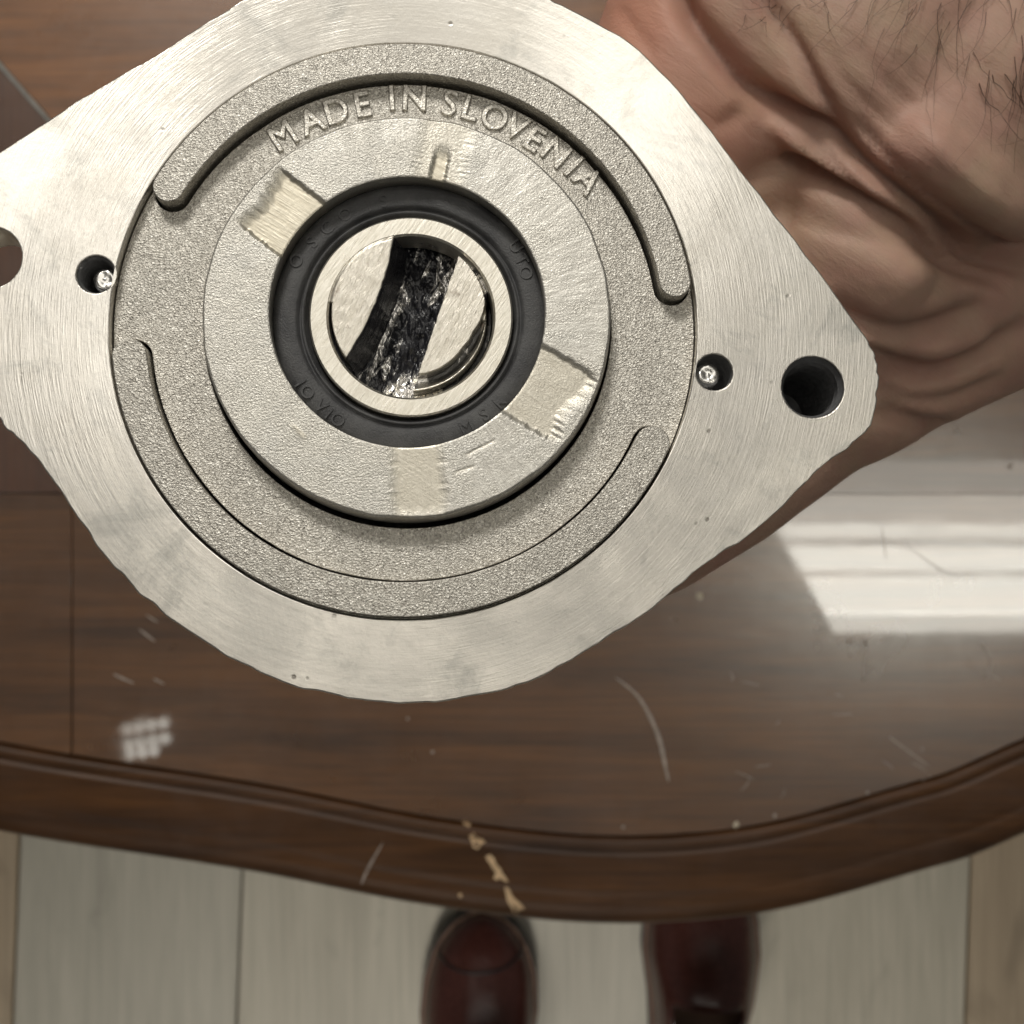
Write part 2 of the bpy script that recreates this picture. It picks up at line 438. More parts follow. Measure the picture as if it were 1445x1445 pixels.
prof = [(.020, -.034), (.004, -.033), (.0, -.028), (-.0005, -.018), (.001, -.011), (.004, -.0064), (.009, -.0038), (.0145, -.0028), (.0152, -.0031), (.0160, -.0026), (.020, -.0021),
        (.028, -.0016), (.0350, -.0010), (.0362, -.0011), (.0370, -.0022), (.0380, -.0022), (.0388, -.0009), (.0410, -.0003), (.0430, -.0007), (.0440, -.0022), (.0448, -.0038), (.0455, -.0048)]
X = np.stack([ED[:, 0] + nrm[:, 0] * a for a, z in prof]); Y = np.stack([ED[:, 1] + nrm[:, 1] * a for a, z in prof])
Z = np.stack([np.full(len(ED), TZ + z) for a, z in prof])
def dense(A): return A
bo = link('rim_moulding', grid_mesh(X, Y, Z, close_v=True), M['border'], table)
INN = ED + nrm * .0458
under = link('underside', mesh([(*p, TZ - .012) for p in ED + nrm * .018], [tuple(range(len(ED)))]), M['under'], table, smooth=False)

def clip(poly, p, n, off=0.0):
    """keep the side of the line through p with normal n"""
    out = []; n = np.array(n) / np.linalg.norm(n); N = len(poly)
    for i in range(N):
        a, b = poly[i], poly[(i + 1) % N]
        da, db = (a - p) @ n - off, (b - p) @ n - off
        if da >= 0: out.append(a)
        if da * db < 0: out.append(a + (b - a) * (da / (da - db)))
    return out
J = .00035
H = tp(0, 696); V1 = tp(100, 0); V2 = tp(985, 0)
dg0, dg1 = tp(0, 92), tp(65, 166); dgd = (dg1 - dg0) / np.linalg.norm(dg1 - dg0); dgn = np.array((-dgd[1], dgd[0]))   # n points up right
if dgn[1] < 0: dgn = -dgn
inn = [p for p in INN[::2]]
up = clip(clip(inn, H, (0, 1), J), V2, (-1, 0), J)
lowp = clip(inn, H, (0, -1), J)
panels = [(clip(up, dg0, dgn, .0013), 'field1'), (clip(up, dg0, -dgn, .0013), 'field4'),
          (clip(lowp, V1, (-1, 0), J), 'field2'), (clip(lowp, V1, (1, 0), J), 'field2'), (clip(clip(inn, V2, (1, 0), 0), H, (0, 1), -J + .0001), 'field2')]
for poly, mk in panels:
    link('veneer_panel', fill_mesh([[tuple(p) for p in poly]], TZ - .008, TZ - .0018, .00015, 1), M[mk], table, smooth=False)
# grey strip let into the diagonal joint
a0, a1 = dg0 - dgd * .25, dg0 + dgd * .10
hw = .0011
link('inlay_strip', fill_mesh([[tuple(a0 - dgn * hw), tuple(a1 - dgn * hw), tuple(a1 + dgn * hw), tuple(a0 + dgn * hw)]], TZ - .007, TZ - .0014, .0003, 1), M['inlay'], table, smooth=False)
# pedestal under the table
link('pedestal', lathe([(.0, .0), (.32, .0), (.32, .03), (.12, .07), (.07, .2), (.09, .45), (.06, .6), (.2, TZ - .03), (.2, TZ - .02)], 48, tuple(tp(650, -400))), M['border'], table)

def surf_z(x, y):
    """table height at x,y on the moulding profile"""
    d = np.sqrt(((ED - np.array((x, y))) ** 2).sum(1)); k = d.argmin(); a = (np.array((x, y)) - ED[k]) @ nrm[k]
    if a > .0455: return TZ - .0018
    pa = [p[0] for p in prof[3:]]; pz = [p[1] for p in prof[3:]]
    return TZ + float(np.interp(a, pa, pz))

def decal(name, poly_px, mat, h=.0004):
    pts = [tp(*p) for p in poly_px]; n = len(pts); c = sum(pts) / n
    zc = surf_z(*c) + h * 1.6
    V = [(*p, surf_z(*p) + h) for p in pts] + [(*p, surf_z(*p) - .002) for p in pts] + [(*c, zc)]
    F = [(i, (i + 1) % n, 2 * n) for i in range(n)] + [(n + i, n + (i + 1) % n, (i + 1) % n, i) for i in range(n)]
    return link(name, mesh(V, F), mat, table, smooth=False)
chips = [[(652, 1160), (658, 1157), (664, 1163), (661, 1168), (654, 1165)],
         [(661, 1180), (668, 1175), (672, 1181), (681, 1184), (685, 1190), (678, 1193), (674, 1199), (667, 1196), (664, 1187)],
         [(685, 1209), (692, 1206), (698, 1212), (700, 1219), (706, 1226), (709, 1234), (714, 1240), (718, 1247), (712, 1245), (706, 1240), (701, 1243), (696, 1240), (700, 1233), (694, 1226), (690, 1218)],
         [(712, 1252), (717, 1254), (722, 1264), (729, 1273), (737, 1280), (740, 1286), (733, 1288), (728, 1297), (724, 1292), (718, 1279), (714, 1266)],
         [(646, 1264), (651, 1263), (652, 1268), (648, 1270)]]
for ch in chips:
    pts = []
    for i in range(len(ch)):
        a = np.array(ch[i], float); b = np.array(ch[(i + 1) % len(ch)], float)
        pts.append(tuple(a)); pts.append(tuple((a + b) / 2 + np.random.uniform(-1.2, 1.2, 2)))
    decal('veneer_chip', pts, M['chip'], .0003)
def scratch(path, wpx, mat):
    pts = [np.array(p, float) for p in catmull(path, 8, closed=False)]
    n = len(pts); L = []; R = []
    for i, p in enumerate(pts):
        d = pts[min(i + 1, n - 1)] - pts[max(i - 1, 0)]; d /= np.linalg.norm(d) + 1e-9
        ww = wpx * .5 * math.sin(math.pi * (i + .15) / (n - .7)) ** .6 * random.uniform(.75, 1.1); q = np.array((-d[1], d[0]))
        L.append(tp(*(p + q * ww))); R.append(tp(*(p - q * ww)))
    V = [(*p, surf_z(*p) + .00012) for p in L] + [(*p, surf_z(*p) + .00012) for p in R]
    F = [(i, i + 1, n + i + 1, n + i) for i in range(n - 1)]
    return link('scratch', mesh(V, F), mat, table)
scratch([(868, 956), (902, 985), (928, 1035), (940, 1085), (944, 1104)], 6, M['scr'])
scratch([(158, 951), (170, 957), (188, 965)], 3.5, M['scr'])
scratch([(215, 958), (231, 966)], 3, M['scr'])
scratch([(195, 888), (218, 906)], 3, M['scr'])
scratch([(205, 868), (222, 879)], 2.4, M['scr'])
scratch([(540, 1190), (520, 1225), (508, 1252)], 4, M['scr'])
scratch([(1385, 905), (1400, 935), (1392, 962)], 2.2, M['scr'])
scratch([(1255, 1040), (1285, 1062), (1312, 1082)], 3, M['scr'])
scratch([(1275, 765), (1330, 805), (1362, 812)], 1.6, M['scr'])
scratch([(1245, 740), (1252, 790)], 1.4, M['scr'])
for k in range(16):
    x, y = random.uniform(1000, 1440), random.uniform(905, 1120); a = random.uniform(0, 6.28); l = random.uniform(8, 34)
    scratch([(x, y), (x + l * .5 * math.cos(a) + 3, y + l * .5 * math.sin(a)), (x + l * math.cos(a), y + l * math.sin(a))], random.uniform(.9, 2.0), M['scr'])
for (x, y, r) in [(988, 842, 4.6), (1040, 1166, 5.0), (1094, 1152, 3), (1352, 607, 4), (1427, 657, 4), (880, 1168, 2.5), (1225, 1120, 3), (610, 1062, 2.5), (575, 1015, 2), (1200, 905, 4), (1222, 908, 4)]:
    pts = [(x + r * random.uniform(.6, 1.1) * math.cos(a), y + 1.3 * r * random.uniform(.6, 1.1) * math.sin(a)) for a in np.linspace(0, 6.28, 9)[:-1]]
    decal('dirt_speck', pts, M['speck'] if r > 4.5 else M['scr'], .0005)

# ================================================================== pump
mm = .001
pump = bpy.data.objects.new('gear_pump', None); COL.objects.link(pump)
O = P(570, 458, .22)
nvec = Vector((math.sin(math.radians(1.6)), math.sin(math.radians(6.0)), 1)).normalized()
xa = (Vector((1, 0, 0)) - nvec * nvec.x).normalized(); ya = nvec.cross(xa)
PM = Matrix.Translation(O) @ Matrix((xa, ya, nvec)).transposed().to_4x4()
pump.matrix_world = PM
PMi = PM.inverted()
tag(pump, 'silver cast aluminium pump with a diamond-shaped flange, held in the hand', 'pump')

def U(px, py, z=0.0):
    """photo position -> point of the pump's own plane at height z (metres above the flange face)"""
    d = Vector(((px - 722.5) / FOC, (722.5 - py) / FOC, -1)); o = Vector((0, 0, CAM_Z))
    p0 = O + nvec * z; t = (p0 - o).dot(nvec) / d.dot(nvec)
    v = PMi @ (o + d * t); return np.array((v.x, v.y))
def proj(v):
    q = PM @ Vector(v); dep = CAM_Z - q.z
    return (722.5 + q.x * FOC / dep, 722.5 - q.y * FOC / dep)
print('axis at flange/boss/seal', proj((0, 0, 0)), proj((0, 0, .0025)), proj((0, 0, -.001)))

half = [(1237, 513), (1238, 545), (1233, 592), (1210, 622), (1144, 674), (1061, 752), (1003, 791), (928, 849), (845, 908), (772, 950), (700, 975), (630, 988), (565, 992),
        (498, 986), (391, 960), (311, 919), (208, 846), (145, 780), (83, 690), (31, 625), (0, 591)]
half = [U(*p) for p in half]
top = [U(*p) for p in [(346, 0), (311, 18), (208, 84), (114, 139), (0, 214)]]
right = [U(*p) for p in [(800, 10), (903, 71), (979, 152), (1046, 243), (1108, 321), (1179, 415), (1229, 487)]]
left_end = [U(*p) for p in [(-45, 533), (-85, 468), (-97, 410), (-94, 345), (-75, 292), (-40, 246)]]
topc = [(-.0 + .0522 * math.cos(math.radians(a)), .0522 * math.sin(math.radians(a))) for a in (110, 96, 82, 70)]
ol = half + left_end + top[::-1] + [np.array(p) for p in topc] + right
OUT = []
dense_o = catmull(ol, 14)
for i, p in enumerate(dense_o):
    th = math.atan2(p[1], p[0]); s = i * .35
    rag = .00026 if -2.9 < th < -1.7 else (.0002 if -1.0 < th < .5 else .00012)
    q = p * (1 + (vnoise(np.array([s]), np.array([3.3]), 5)[0] * rag * 2.2 + vnoise(np.array([s * .23]), np.array([9.1]), 6)[0] * rag * 2) / np.linalg.norm(p))
    OUT.append(tuple(q))
hB_r = U(1147, 546); hB_l = U(-14, 363); hS_l = U(135, 387); hS_r = U(1008, 525)
CR = U(571, 460); RR = .0414     # centre and radius of the cast recess
def hole_ring(c, r): return circle(c[0], c[1], r, 72, .00002)
flange = link('flange', fill_mesh([OUT, circle(CR[0], CR[1], RR, 220), hole_ring(hB_r, .00440), hole_ring(hB_l, .00440), hole_ring(hS_l, .00270), hole_ring(hS_r, .00262)], -.010, 0, .00022, 2), M['mach'], pump)
autosmooth(flange, 30)
FZ = -.0020                      # floor of the recess
BC0 = U(574.5, 444, .0018)
def rib_outline(a0, a1, ri, ro, jit=0.0):
    rm, hwid = (ri + ro) / 2, (ro - ri) / 2; pts = []
    A = np.radians(np.linspace(a0, a1, 110))
    for a in A: pts.append((CR[0] + ro * math.cos(a), CR[1] + ro * math.sin(a)))
    c = (CR[0] + rm * math.cos(A[-1]), CR[1] + rm * math.sin(A[-1]))
    for k in range(1, 12):
        t = A[-1] + math.pi * k / 12; pts.append((c[0] + hwid * math.cos(t), c[1] + hwid * math.sin(t)))
    for q, a in enumerate(A[::-1]):
        r = ri + jit * float(vnoise(np.array([q * .21]), np.array([.4]), 52)[0]); pts.append((CR[0] + r * math.cos(a), CR[1] + r * math.sin(a)))
    c = (CR[0] + rm * math.cos(A[0]), CR[1] + rm * math.sin(A[0]))
    for k in range(1, 12):
        t = A[0] + math.pi + math.pi * k / 12; pts.append((c[0] + hwid * math.cos(t), c[1] + hwid * math.sin(t)))
    return pts
ribs = [(9.6, 149.5, .0366, .04105, .0008, .0006), (186.8, 334.5, .0362, .04105, .0007, .00034)]
# the recess floor, cut out round each rib leaving an added gap that makes a dark shade line
holes = [rib_outline(a0 - .3, a1 + .3, ri - wd, ro, .00012) for a0, a1, ri, ro, zt, wd in ribs]
autosmooth(link('recess_floor', fill_mesh([circle(CR[0], CR[1], .04125, 220), circle(BC0[0], BC0[1] - .0007, .0290, 200)] + holes, FZ - .0045, FZ, .00012, 1), M['cast'], pump), 30)  # inner hole shifted down: added gap for the dark crescent below the boss
for a0, a1, ri, ro, zt, wd in ribs:
    autosmooth(link('rib', fill_mesh([rib_outline(a0, a1, ri, ro)], FZ - .0045, zt, .00018, 2), M['rib'], pump), 40)

# boss around the seal, with scraped slots
BZ = .0018
BC = U(574.5, 444, BZ) ; R0, R1 = .01935, .0286
BS = U(575, 438.5, BZ)
nr, nt = 84, 900
rr = np.linspace(0, 1, nr)[:, None]; th = np.linspace(0, 2 * np.pi, nt, endpoint=False)[None]
rin = R0 + 0 * th; rout = R1 + .00012 * vnoise(th * 9, th * 0 + 2.2, 3) * 2
R = rin + (rout - rin) * rr
X = BS[0] + R * np.cos(th) + (BC - BS)[0] * rr; Y = BS[1] + R * np.sin(th) + (BC - BS)[1] * rr
Zb = np.full(X.shape, BZ)
slotm = np.zeros(X.shape); dragm = np.zeros(X.shape)
def slot(ang, w, ra, rb, depth, fresh, jag=.0006, seed=1, soft=.00012, endsoft=.0022):
    global Zb, slotm
    a = math.radians(ang); ca, sa = math.cos(a), math.sin(a)
    u = (X - BS[0]) * ca + (Y - BS[1]) * sa; v = -(X - BS[0]) * sa + (Y - BS[1]) * ca
    j = (vnoise(v * 420, u * 0 + seed, seed) + .4 * vnoise(v * 2100, u * 0 + seed, seed + 9)) * jag
    m = (1 - sstep(w - soft, w + soft, np.abs(v) + .5 * soft * vnoise(u * 3000, v * 0 + seed, seed))) * sstep(ra - .0002, ra, u) * (1 - sstep(rb - endsoft, rb + .0003, u + j))
    Zb = Zb - depth * m; slotm = np.maximum(slotm, m * fresh)
slot(142, .0049, .017, .0268, .00050, 1.0, .0018, 1, .00035)
slot(-30.5, .0055, .017, .0275, .00045, .55, .0022, 2, .0005)
slot(78, .0011, .017, .0246, .00035, 1.0, .0016, 3, .0004)
slot(78, .0034, .017, .030, .00015, .35, .001, 4, .0012)
slot(-86, .0035, .017, .030, .0002, .6, .001, 5, .001)
slot(-62, .0022, .0218, .0221, .00008, .3, .0003, 6, .0003, .0003)
slot(-70, .0013, .0237, .0240, .00008, .3, .0003, 6, .0003, .0003)
slot(-131, .0012, .0225, .0231, -.00008, .5, .001, 6, .0004, .0004)
thd = np.degrees(th) * np.ones_like(rr); thd = (thd + 180) % 360 - 180
dragm = np.maximum(dragm, sstep(-22, -14, thd) * (1 - sstep(58, 66, thd)))
dragm = np.maximum(dragm, .5 * sstep(60, 66, thd) * (1 - sstep(112, 120, thd)) * sstep(.55, .7, rr))
dragm = np.maximum(dragm, .8 * sstep(-95, -88, thd) * (1 - sstep(-50, -42, thd)))
Zb += .00004 * vnoise(X * 500, Y * 500, 11) + .000015 * vnoise(X * 2600, Y * 2600, 12)
Zb -= sstep(.97, 1.0, rr) * .00025 + (1 - sstep(0, .02, rr)) * .0001
# walls: outer side of the boss down to the floor, bore down to the seal
def ringrow(cx, cy, r, z): return (cx + r * np.cos(th), cy + r * np.sin(th), np.full(th.shape, z))
xo, yo, zo = ringrow(CR[0] * .0 + BC[0], BC[1], R1 + .0003, FZ - .0008)
xi, yi, zi = ringrow(BS[0], BS[1], R0 + .0000, -.0030)
Xa = np.concatenate([xi, X, xo]); Ya = np.concatenate([yi, Y, yo]); Za = np.concatenate([zi, Zb, zo])
bme = grid_mesh(Xa, Ya, Za, close_v=True)
z1 = np.zeros((1, nt))
for nm, arr in (('slot', slotm), ('drag', dragm)):
    at = bme.attributes.new(nm, 'FLOAT', 'POINT'); at.data.foreach_set('value', np.concatenate([z1, arr, z1]).ravel().astype(np.float32))
boss = autosmooth(link('boss', bme, M['boss'], pump), 40)

# shaft seal
SZ = -.0012
SC = tuple(U(579, 447, SZ))
seal = link('shaft_seal', lathe([(.0200, SZ - .002), (.0196, SZ - .0010), (.0190, SZ - .0002), (.0184, SZ), (.0164, SZ + .0002), (.0160, SZ), (.01585, SZ - .0007), (.0156, SZ - .0008), (.01545, SZ - .0002), (.01525, SZ - .0001),
              (.0150, SZ - .0005), (.01485, SZ - .0012), (.0146, SZ - .0014), (.0144, SZ - .003)], 220, SC), M['rubber'], pump)

def glyph(ch, size, depth, bev=0.0):
    cu = bpy.data.curves.new('t', 'FONT'); cu.body = ch; cu.size = size; cu.align_x = 'CENTER'; cu.align_y = 'CENTER'
    cu.extrude = depth; cu.bevel_depth = bev; cu.bevel_resolution = 1; cu.resolution_u = 4
    o = bpy.data.objects.new('tmp', cu); COL.objects.link(o); dg = bpy.context.evaluated_depsgraph_get()
    me = bpy.data.meshes.new_from_object(o.evaluated_get(dg)); bpy.data.objects.remove(o); bpy.data.curves.remove(cu)
    co = np.zeros(len(me.vertices) * 3, np.float32); me.vertices.foreach_get('co', co); co = co.reshape(-1, 3)
    c = (co[:, :2].max(0) + co[:, :2].min(0)) / 2; co[:, :2] -= c; me.vertices.foreach_set('co', co.ravel()); me.update()
    return me
def put_glyph(name, ch, x, y, z, rot, size, depth, mat, parent, bev=0.0, sx=1.0):
    me = glyph(ch, size, depth, bev)
    me.transform(Matrix.Translation((x, y, z)) @ Matrix.Rotation(rot, 4, 'Z') @ Matrix.Diagonal((sx, 1, 1, 1)))
    return link(name, me, mat, parent, smooth=False)
for ch, px, py in [('M', 399, 192), ('A', 439, 171), ('D', 475, 157), ('E', 512, 148), ('I', 553, 139), ('N', 585, 139), ('S', 635, 146), ('L', 665, 153), ('O', 698, 166), ('V', 729, 180),
                   ('E', 755, 197), ('N', 785, 216), ('I', 810, 235), ('A', 830, 255)]:
    q = U(px, py, FZ); d = q - CR; a = math.atan2(d[1], d[0]) - math.pi / 2
    put_glyph('raised_letter', ch, q[0], q[1], FZ + .00005, a, .0052, .00022, M['letter'], pump, .00016, .95)
for ch, px, py in [('O', 477, 592), ('I', 464, 584), ('V', 453, 573), ('O', 434, 553), ('I', 424, 541), ('M', 658, 602), ('S', 683, 585), ('K', 706, 566), ('U', 728, 348), ('T', 736, 367), ('O', 742, 385), ('O', 418, 368), ('S', 440, 342), ('C', 461, 322), ('O', 487, 303), ('I', 520, 290), ('S', 541, 284)]:
    q = U(px, py, SZ); d = q - np.array(SC); a = math.atan2(d[1], d[0]) + (math.pi / 2 if py > 450 else -math.pi / 2)
    put_glyph('moulded_mark', ch, q[0], q[1], SZ + .0001, a, .0026, .00012, M['rubber'], seal, .00004)

# shaft: sleeve ring and slotted end
HZ = -.0010
HC = tuple(U(580, 446, HZ))
autosmooth(link('sleeve', lathe([(.01445, HZ - .004), (.01445, HZ - .0003), (.0142, HZ), (.0120, HZ), (.0117, HZ - .0003), (.0116, HZ - .006)], 200, HC), M['steel'], pump), 30)
FC = U(577, 442, HZ)
g = np.arange(-.0119, .01191, .00008)
S, T = np.meshgrid(g, g, indexing='ij')           # S across the slot, T along it
sv = np.array((.949, -.315)); tv = np.array((.315, .949))
X = FC[0] + S * sv[0] + T * tv[0]; Y = FC[1] + S * sv[1] + T * tv[1]
lx, ly = (X - FC[0]) * 1000, (Y - FC[1]) * 1000; s_, t_ = S * 1000, T * 1000
r_ = np.hypot(lx, ly); a_ = np.degrees(np.arctan2(ly, lx))
sL = -5.1 - .012 * (t_ - 2) ** 2 + .12 * vnoise(t_ * 1.3, t_ * 0 + 1, 20)
sR = 4.03 + .10 * vnoise(t_ * 1.1, t_ * 0 + 7, 21)
Zh = np.full(X.shape, 0.15)
Zh += .05 * vnoise(lx * .9, ly * .9, 22)
Zh -= .25 * sstep(10.9, 11.5, r_)
# broken-out edge on one side
rb = np.interp(a_, [-180, -110, -90, -75, -54, -32, -16, 6, 20, 32, 180], [14, 9.6, 8.9, 8.9, 9.0, 9.15, 9.5, 10.9, 12.0, 14, 14]) + .25 * vnoise(a_ * .12, a_ * 0, 23)
side = sstep(3.9, 4.1, s_)
chip = side * sstep(rb - .08, rb + .12, r_)
Zh -= chip * (3.0 - 1.6 * sstep(rb + .6, 10.9, r_))
groove = sstep(10.95, 11.1, r_) * np.where((a_ > 100) & (a_ < 172), 0, 1)
Zh -= groove * 3.0
D = 7.5
wallL = sstep(0, 1, np.clip((s_ - sL) / 2.1, 0, 1)) ; wallR = 1 - sstep(sR - .15, sR, s_)
ins = wallL * wallR
lump = .5 * vnoise(lx * .55, ly * .3, 24) + .35 * vnoise(lx * 1.6, ly * .9, 25) + .12 * vnoise(lx * 4, ly * 2.2, 26)
Zh = Zh * (1 - ins) + ins * (-D + 1.6 * lump)
grease_dark = np.clip(sstep(.02, .12, (s_ - sL) / 2.1) * (1 - sstep(sR - .02, sR + .05, s_)) + chip * .85 * (1 - sstep(10.3, 10.6, r_)) + groove, 0, 1)  # grease in the slot; chipped edge and groove take the same dark colour
sm = mesh_s = grid_mesh(X, Y, HZ + Zh * .001, keep=r_ < 11.75)
at = sm.attributes.new('grease_dark', 'FLOAT', 'POINT'); at.data.foreach_set('value', grease_dark.ravel().astype(np.float32))
bare = np.clip(sstep(2, 8, t_) * sstep(-1.0, 2.5, s_) + sstep(-5.5, -9.5, t_) * sstep(-3.0, 0, s_) - .8 * (1 - sstep(.9, 1.05, (s_ - sL) / 2.1)), -1, 1)
at = sm.attributes.new('bare', 'FLOAT', 'POINT'); at.data.foreach_set('value', bare.ravel().astype(np.float32))
link('slotted_shaft', sm, M['shaft'], pump)

# holes: threaded walls, screw tips
def thread(name, c, r, depth, pitch, mat, blind):
    pr = []; z = -.0004; k = 0
    pr.append((r, -.0002))
    while z > -depth:
        pr += [(r, z), (r - pitch * .2, z - pitch / 2)]; z -= pitch
    if blind: pr += [(r - .0004, -depth), (.0002, -depth - .0015)]
    return autosmooth(link(name, lathe([(a + .00003, b) for a, b in pr], 64, tuple(c)), mat, pump), 30)
thread('threaded_hole', hB_r, .00437, .026, .0024, M['hole'], True)
link('bolt_hole', lathe([(.00443, -.0002), (.00443, -.0099)], 64, tuple(hB_l)), M['bore_shade'], pump)
thread('threaded_hole', hS_l, .00267, .012, .0014, M['hole'], True)
link('threaded_hole', lathe([(.00265, -.0002), (.0026, -.0006), (.0026, -.008), (.0002, -.0085)], 64, tuple(hS_r)), M['hole'], pump)
def screw(c, r, z, hole):
    pr = [(r, z - .006), (r, z - .0007), (r - .0003, z - .0002), (r * .55, z + .0001), (r * .35, z - .0002), (.00002, z)]
    o = link('screw_tip', lathe(pr, 40, c), M['bright'], pump)
    co = o.data
    for v in co.vertices:
        v.co.z += .00022 * mnoise.noise(Vector(v.co) * 900)
    return o
screw(tuple(U(148, 394, -.0014)), .0018, -.0014, 0)
screw(tuple(U(999, 528, -.0014)), .0018, -.0014, 1)
# pump body behind the flange
link('pump_body', lathe([(.0438, -.0099), (.0436, -.012), (.040, -.015), (.040, -.078), (.038, -.082), (.0, -.083)], 96, (0, 0)), M['body'], pump)
link('bolt_lug', lathe([(.0078, -.0099), (.0074, -.027), (.0066, -.0285), (.0, -.0285)], 48, tuple(hB_r)), M['body'], pump)

# ================================================================== hand
def cap_mesh(bm, p, q, r0, r1, seg=20):
    d = q - p; L = d.length; z = d.normalized(); x = z.orthogonal().normalized(); y = z.cross(x)
    rows = []
    prs = [(-r0 * math.cos(a), r0 * math.sin(a)) for a in np.linspace(.12, math.pi / 2, 6)] + [(L + r1 * math.sin(a), r1 * math.cos(a)) for a in np.linspace(0, math.pi / 2 - .12, 6)]
    for h, r in prs:
        rows.append([bm.verts.new(p + z * h + x * (r * math.cos(t)) + y * (r * math.sin(t))) for t in np.linspace(0, 2 * math.pi, seg, endpoint=False)])
    for a, b in zip(rows[:-1], rows[1:]):
        for i in range(seg): bm.faces.new((a[i], a[(i + 1) % seg], b[(i + 1) % seg], b[i]))
    bm.faces.new(rows[0][::-1]); bm.faces.new(rows[-1])
bm = bmesh.new()
def chain(pts):
    for (a, b) in zip(pts[:-1], pts[1:]):
        cap_mesh(bm, P(*a[:3]), P(*b[:3]), a[3] * mm, b[3] * mm)
chain([(1480, -640, .325, 34), (1200, -190, .295, 30), (1060, 0, .287, 25), (975, 150, .288, 22)])
chain([(1950, -400, .325, 34), (1560, -60, .295, 30), (1380, 120, .284, 25), (1250, 215, .284, 22)])
chain([(1700, -520, .325, 36), (1380, -130, .292, 32), (1200, 90, .284, 26)])
chain([(1010, 170, .290, 21), (930, 330, .297, 22), (930, 480, .300, 20)])
chain([(1190, 300, .298, 20), (1040, 440, .300, 21), (960, 560, .302, 18)])
chain([(1480, 420, .322, 17), (1330, 405, .300, 17), (1210, 395, .291, 19), (1080, 460, .296, 18)])
chain([(1470, 425, .316, 15), (1330, 475, .304, 16), (1200, 560, .302, 14)])
thumb = [(1270, 520, .302, 13), (1170, 600, .304, 10.5), (1040, 703, .304, 10), (930, 772, .302, 9.8), (835, 815, .297, 8.6)]
chain(thumb)
# four fingers round the far side of the pump body, one below the other
body_ax = lambda zz: PM @ Vector((0, 0, zz))
tips = []
for k, zz in enumerate((-.026, -.044, -.062, -.078)):
    c = body_ax(zz); R_ = .049 + .0004 * k; rad = (9.2, 9.6, 9.2, 8.0)[k]; end = (150, 158, 152, 136)[k]
    pts = []
    for a, rf in ((2, 1.08), (38, 1.04), (78, .96), (118, .9), (end, .78)):
        t = math.radians(a); pts.append((c + Vector((R_ * math.cos(t), R_ * math.sin(t), 0)), rad * rf * mm))
    pk = P((930, 925, 930, 940)[k], (330, 370, 410, 450)[k], CAM_Z - c.z)
    cap_mesh(bm, pk, pts[0][0], .013, pts[0][1])
    for (a, ra), (b, rb_) in zip(pts[:-1], pts[1:]): cap_mesh(bm, a, b, ra, rb_)
    tips.append((pts[-2][0], pts[-1][0], pts[-1][1], c))
hm = bpy.data.meshes.new('hand'); bm.to_mesh(hm); bm.free()
ho = bpy.data.objects.new('tmp', hm); COL.objects.link(ho)
md = ho.modifiers.new('r', 'REMESH'); md.mode = 'VOXEL'; md.voxel_size = .00105
sm_ = ho.modifiers.new('s', 'SMOOTH'); sm_.factor = .5; sm_.iterations = 40
dg = bpy.context.evaluated_depsgraph_get()
hand_me = bpy.data.meshes.new_from_object(ho.evaluated_get(dg)); bpy.data.objects.remove(ho)
n = len(hand_me.vertices)
co = np.zeros(n * 3, np.float32); hand_me.vertices.foreach_get('co', co); co = co.reshape(-1, 3).astype(float)
no = np.zeros(n * 3, np.float32); hand_me.vertices.foreach_get('normal', no); no = no.reshape(-1, 3).astype(float)
dep = CAM_Z - co[:, 2]; qx = 722.5 + co[:, 0] * FOC / dep; qy = 722.5 - co[:, 1] * FOC / dep
face_up = sstep(-.15, .25, no[:, 2])
def dist_poly(path):
    pts = np.array(catmull(path, 8, closed=False)); best = np.full(n, 1e9); tt = np.zeros(n)
    for i in range(len(pts) - 1):
        a, b = pts[i], pts[i + 1]; ab = b - a; L2 = ab @ ab + 1e-9
        t = np.clip(((qx - a[0]) * ab[0] + (qy - a[1]) * ab[1]) / L2, 0, 1)
        d = np.hypot(qx - a[0] - t * ab[0], qy - a[1] - t * ab[1]); m = d < best
        best[m] = d[m]; tt[m] = (i + t[m]) / (len(pts) - 1)
    return best, tt
disp = np.zeros(n); crease_shade = np.zeros(n); foldd = np.zeros(n)
def fold(path, wpx, depth, taper=.18):
    global foldd, crease_shade
    d, t = dist_poly(path); e = np.clip(np.minimum(t, 1 - t) / taper, 0, 1) ** .7 if taper else 1
    gq = np.exp(-(d / wpx) ** 2) * e * face_up
    foldd = np.maximum(foldd, gq * depth * mm); crease_shade = np.maximum(crease_shade, gq * min(1, max(0, (depth - 1.2) / 2.5)))
def ridge(path, wpx, h, taper=.2):
    global disp
    d, t = dist_poly(path); e = np.clip(np.minimum(t, 1 - t) / taper, 0, 1)
    disp = disp + np.exp(-(d / wpx) ** 2) * e * face_up * h * mm
